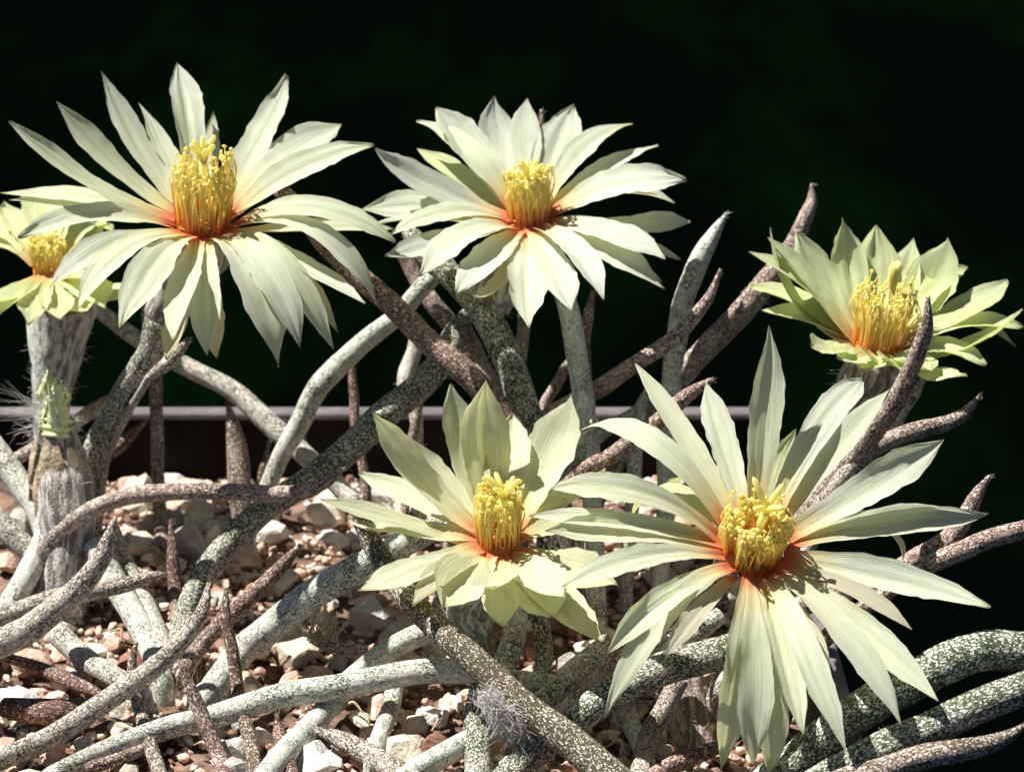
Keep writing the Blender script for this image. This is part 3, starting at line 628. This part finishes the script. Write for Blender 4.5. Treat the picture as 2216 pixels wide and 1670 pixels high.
def flower(plant, label, c, d, alpha, beta, ringr, L, rise, hue, red, petals, stam, style, tube, wide=1.12):
    ax = (-FWD * math.sin(R(alpha)) + (UP * math.cos(R(beta)) + RIGHT * math.sin(R(beta))) * math.cos(R(alpha))).normalized()
    cc = P(c[0], c[1], d); e = empty('flower', cc, plant); e['label'] = label
    rr = random.Random(int(c[0])); fl = dict(c=cc, axis=ax, r=ringr, L=L, rise=rise, hue=hue, red=red, e=e, rnd=rr, wide=wide, tw=.35 if alpha < 25 else 1)
    for p in petals:
        petal(fl, (p[0], p[1]), p[2], *(p[3:]))
    # stamens: a barrel of filaments, outer ones long, inner ones short
    U1 = ax.orthogonal().normalized(); U2 = ax.cross(U1); V = []; F = []; A_ = []
    n, h, flare = stam
    for i in range(n):
        f = math.sqrt(rr.uniform(.12, 1)); f = 1 - (1 - f) * .9; a = rr.uniform(0, 6.2832)
        er = U1 * math.cos(a) + U2 * math.sin(a); et = U2 * math.cos(a) - U1 * math.sin(a)
        hh = h * (rr.uniform(.62, 1.08) if f > .72 else rr.uniform(.40, .9)); r0 = ringr * .86 * f
        top = ringr * f * (.86 + flare) * rr.uniform(.80, 1.16); sw = rr.uniform(-.14, .14)
        base = cc + er * r0 - ax * .10
        k1 = cc + er * (r0 * 1.12) + ax * hh * .38 + et * sw * .3
        k2 = cc + er * (top * 1.06) + ax * hh * .75 + et * sw * .7
        k3 = cc + er * (top * rr.uniform(.82, .98)) + ax * hh + et * sw
        pth = catmull([base, k1, k2, k3], 2)
        rod(V, F, A_, pth, [.0125 - .005 * j / (len(pth) - 1) for j in range(len(pth))], [.80 * j / (len(pth) - 1) for j in range(len(pth))], 6)
        dirn = (et * rr.uniform(-1, 1) + er * rr.uniform(-1, .6) + ax * rr.uniform(-.1, .9)).normalized()
        blob(V, F, A_, k3, dirn, rr.uniform(.055, .09), rr.uniform(.019, .028), rr.uniform(.84, 1))
    o = mesh_obj('stamens', V, F, M['stamen'], e, attrs={'sa': ('FLOAT', A_)}); o['kind'] = 'stuff'
    # floor of the cup
    V = []; F = []; A_ = []
    rod(V, F, A_, [cc - ax * .30, cc - ax * .14, cc - ax * .06, cc - ax * .03], [ringr * .5, ringr * .82, ringr * .80, ringr * .3], [.0, .0, .05, .1], 24)
    mesh_obj('cup', V, F, M['stamen'], e, attrs={'sa': ('FLOAT', A_)})
    # style with its stigma lobes
    V = []; F = []; A_ = []; sh, nl, ll, spread, thick = style
    lean = U1 * rr.uniform(-.06, .06) + RIGHT * .05
    topc = cc + ax * sh + lean
    rod(V, F, A_, [cc - ax * .05, cc + ax * sh * .5 + lean * .4, topc], [.045, .045, .05], [.6, .8, .85], 10)
    for k in range(nl):
        a = 6.2832 * k / nl + rr.uniform(-.25, .25); er = U1 * math.cos(a) + U2 * math.sin(a); s_ = spread * rr.uniform(.6, 1.25); l_ = ll * rr.uniform(.8, 1.15)
        p1 = topc + (ax + er * s_).normalized() * l_ * .5; p2 = p1 + (ax + er * s_ * 1.5).normalized() * l_ * .5
        rod(V, F, A_, [topc - ax * .05, topc.lerp(p1, .6), p1, p1.lerp(p2, .8), p2], [thick * .9, thick, thick * 1.1, thick * .95, thick * .3], [.85, .9, .9, .85, .82], 8)
    mesh_obj('style', V, F, M['stamen'], e, attrs={'sa': ('FLOAT', A_)})
    # woolly tube below
    if tube:
        pos = [cc - ax * .22, cc - ax * .42]; rad = [ringr * .85, ringr * .98]
        for x, y, dd, wpx in tube[0]: pos.append(P(x, y, dd)); rad.append(wpx / 2 * dd / FPX)
        path = catmull(pos, 7); rads = [max(.02, v.x) for v in catmull([Vector((q, 0, 0)) for q in rad], 7)]
        V, F, at = tube_mesh(path, rads, 22, .13, int(c[0]) % 17, tube[1], (.8, .8))
        o = mesh_obj('flower_tube', V, F, M['tube'], e, attrs=at)
        h_ = hairs('wool', surface_roots(path, rads, 4, len(path) - 1, tube[2], int(c[0]), .6, .1), M['wool'], e, (.03, .15), .0035, 1.0, int(c[0]))
    return e
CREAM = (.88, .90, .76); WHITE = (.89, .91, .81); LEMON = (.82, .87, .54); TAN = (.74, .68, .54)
flower(B_, 'large cream flower with a vivid red throat, its drooping petals hanging before the back rim', (440, 470), 32, 34, 4, .42, 2.55, .42, CREAM, 1.0,
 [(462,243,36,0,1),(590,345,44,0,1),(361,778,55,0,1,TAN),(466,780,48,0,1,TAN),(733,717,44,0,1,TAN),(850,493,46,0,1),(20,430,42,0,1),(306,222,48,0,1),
  (380,131,66),(218,155,54,-.07),(122,220,56,-.05),(25,260,74,-.10),(2,423,54,.10),(38,512,68,.10),(105,617,72),(160,663,72),(256,700,80,.04),(372,734,66),(445,768,66),
  (603,789,86),(655,747,74),(720,757,58),(790,659,76),(821,655,60,.10),(857,520,78,.08),(804,304,76,-.04),(745,272,72),(624,167,76)],
 (165, .84, .10), (.86, 6, .30, .55, .034), ([(395,600,32.8,92),(350,680,33.3,78)], (.5, .5), 160))
flower(C_, 'rounded cream flower on a dark green stem, broad petals, seen against the dark ground', (1143, 460), 33, 34, 0, .31, 2.15, .34, WHITE, .85,
 [(901,321,62,0,1,LEMON),(1472,563,60,0,1),(1435,608,32,0,1),(1030,645,44,0,1,TAN),(809,482,42,0,1),(1495,478,56,0,1),
  (1061,214,78),(1134,214,60),(1238,226,78),(1363,261,62,.03),(1428,313,58,.03),(1483,384,82,.06),(1462,437,66),(1444,555,78),(1432,628,72),(1303,642,70),(1236,670,74),(1140,705,78),
  (987,635,74,.05),(912,592,74,.06),(834,559,62,.07),(836,508,52,.07),(781,455,68,.09),(809,328,72),(908,255,58),(943,232,82)],
 (135, .60, .08), (.55, 6, .28, .7, .03), ([(1085,590,33.4,96),(1070,640,33.5,104),(1072,680,33.55,60)], (.45, .5), 260), 1.18)
flower(C_, 'small lemon yellow flower with toothed cupped petals beside a scaly purple stem', (1900, 738), 31.8, 22, 7, .36, 1.85, .55, LEMON, .45,
 [(1666,491,36,0,1),(1806,545,42,0,1),(1981,515,58,0,1),(2213,670,50,0,1),(2091,812,52,0,1),
  (1625,542,66),(1664,513,62),(1725,502,76),(1828,472,60),(1900,488,72),(2060,518,84),(2089,572,56),(2188,614,84),(2216,707,58),(2202,747,62),(2134,790,62),
  (1623,619,62),(1650,673,66),(1758,752,74,0,0,None,.62),(1817,776,76,0,0,None,.45),(1864,799,84,0,0,None,.42),(1918,790,84,0,0,None,.38),(1962,798,78,0,0,None,.42),(2015,800,74,0,0,None,.55)],
 (140, .76, .26), (.70, 5, .34, .10, .05), ([(1872,830,32.1,120),(1858,870,32.3,104),(1830,930,32.4,86),(1790,1000,32.4,74),(1745,1070,32.3,66),(1690,1160,32,60),(1600,1300,31.4,56)], (.55, .6), 420), 1.42)
flower(C_, 'pale yellow flower with short broad front petals, overlapped by the larger many petalled flower', (1080, 1158), 30, 38, 0, .30, 1.95, .38, (.87, .88, .67), .8,
 [(981,910,52,0,1),(888,944,58,0,1),(1113,892,78,0,1),(1308,1014,52,0,1),(695,1079,46,0,1),(898,1304,66,0,1,TAN),(1333,1263,80,0,1),
  (808,892,64),(970,832,66),(1043,823,88),(1243,856,100),(1300,1075,58),(1330,1130,60),(777,1024,52,-.05),(751,1128,58,-.05),(779,1282,76,.07),(955,1310,100),(1067,1267,92),(1085,1356,66),
  (1201,1338,100),(1297,1390,84),(1225,1280,84)],
 (130, .70, .08), (.62, 6, .30, .8, .032), ([(1030,1280,30.5,86),(1015,1330,30.6,100),(1040,1390,30.6,64),(1060,1440,30.6,50)], (.12, .1), 420), 1.25)
flower(C_, 'largest cream flower with many long narrow drooping petals and an orange red throat', (1632, 1178), 28, 50, 2, .40, 2.55, .34, (.88, .90, .77), 1.0,
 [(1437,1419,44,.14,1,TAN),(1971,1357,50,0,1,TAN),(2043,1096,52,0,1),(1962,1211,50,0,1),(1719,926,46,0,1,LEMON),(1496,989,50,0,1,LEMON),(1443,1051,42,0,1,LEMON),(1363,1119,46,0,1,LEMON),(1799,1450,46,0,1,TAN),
  (1668,1692,70,0,1),(1835,1618,58),(1312,1416,58,.18),
  (1671,707,66),(1523,831,60,.03),(1377,787,50,-.04),(1259,920,60,.13),(1188,1054,58,.12),(1145,1119,54,.09),(1179,1149,66,.06),(1217,1271,56,.07),(1306,1553,60,.16),
  (1564,1668,66),(1624,1660,70),(1734,1586,62),(1959,1568,60,.10),(2031,1517,70,.08),(2143,1312,78,.07),(2137,1119,58,.05),(2045,954,78,.03),(1924,840,56),(1873,813,66)],
 (180, .58, .06), (.60, 4, .36, .75, .036), ([(1650,1290,29.0,80),(1640,1400,29.8,60),(1560,1500,30.2,56)], (.4, .3), 200))
flower(A, 'half hidden lemon flower on a grey woolly tube behind the large flower', (105, 572), 34.5, 30, 0, .27, 1.85, .4, (.82, .86, .54), .25,
 [(230,470,60,0,1),(285,645,62,0,1),(-20,690,72),(-70,640,70),(-80,540,66),(-50,475,70),(15,440,84),(90,418,84),(152,432,74),(240,500,70),(260,570,70),(235,658,86),(192,672,82),(60,700,66),(130,690,70)],
 (80, .42, .1), (.35, 5, .15, .5, .03), ([(140,640,35.0,142),(134,720,35.2,126),(120,810,35.3,96),(112,880,35.3,76),(110,950,35.3,68),(118,1060,35,66),(130,1180,34.6,60)], (.5, .1), 420))
stem([(70,620,35.1,30),(78,700,35.1,46),(98,800,35.1,56),(118,900,35.1,58),(125,1000,35,56)], 'G', 's', A)
for o in bpy.data.objects:
    if '_o' in o: del o['_o']
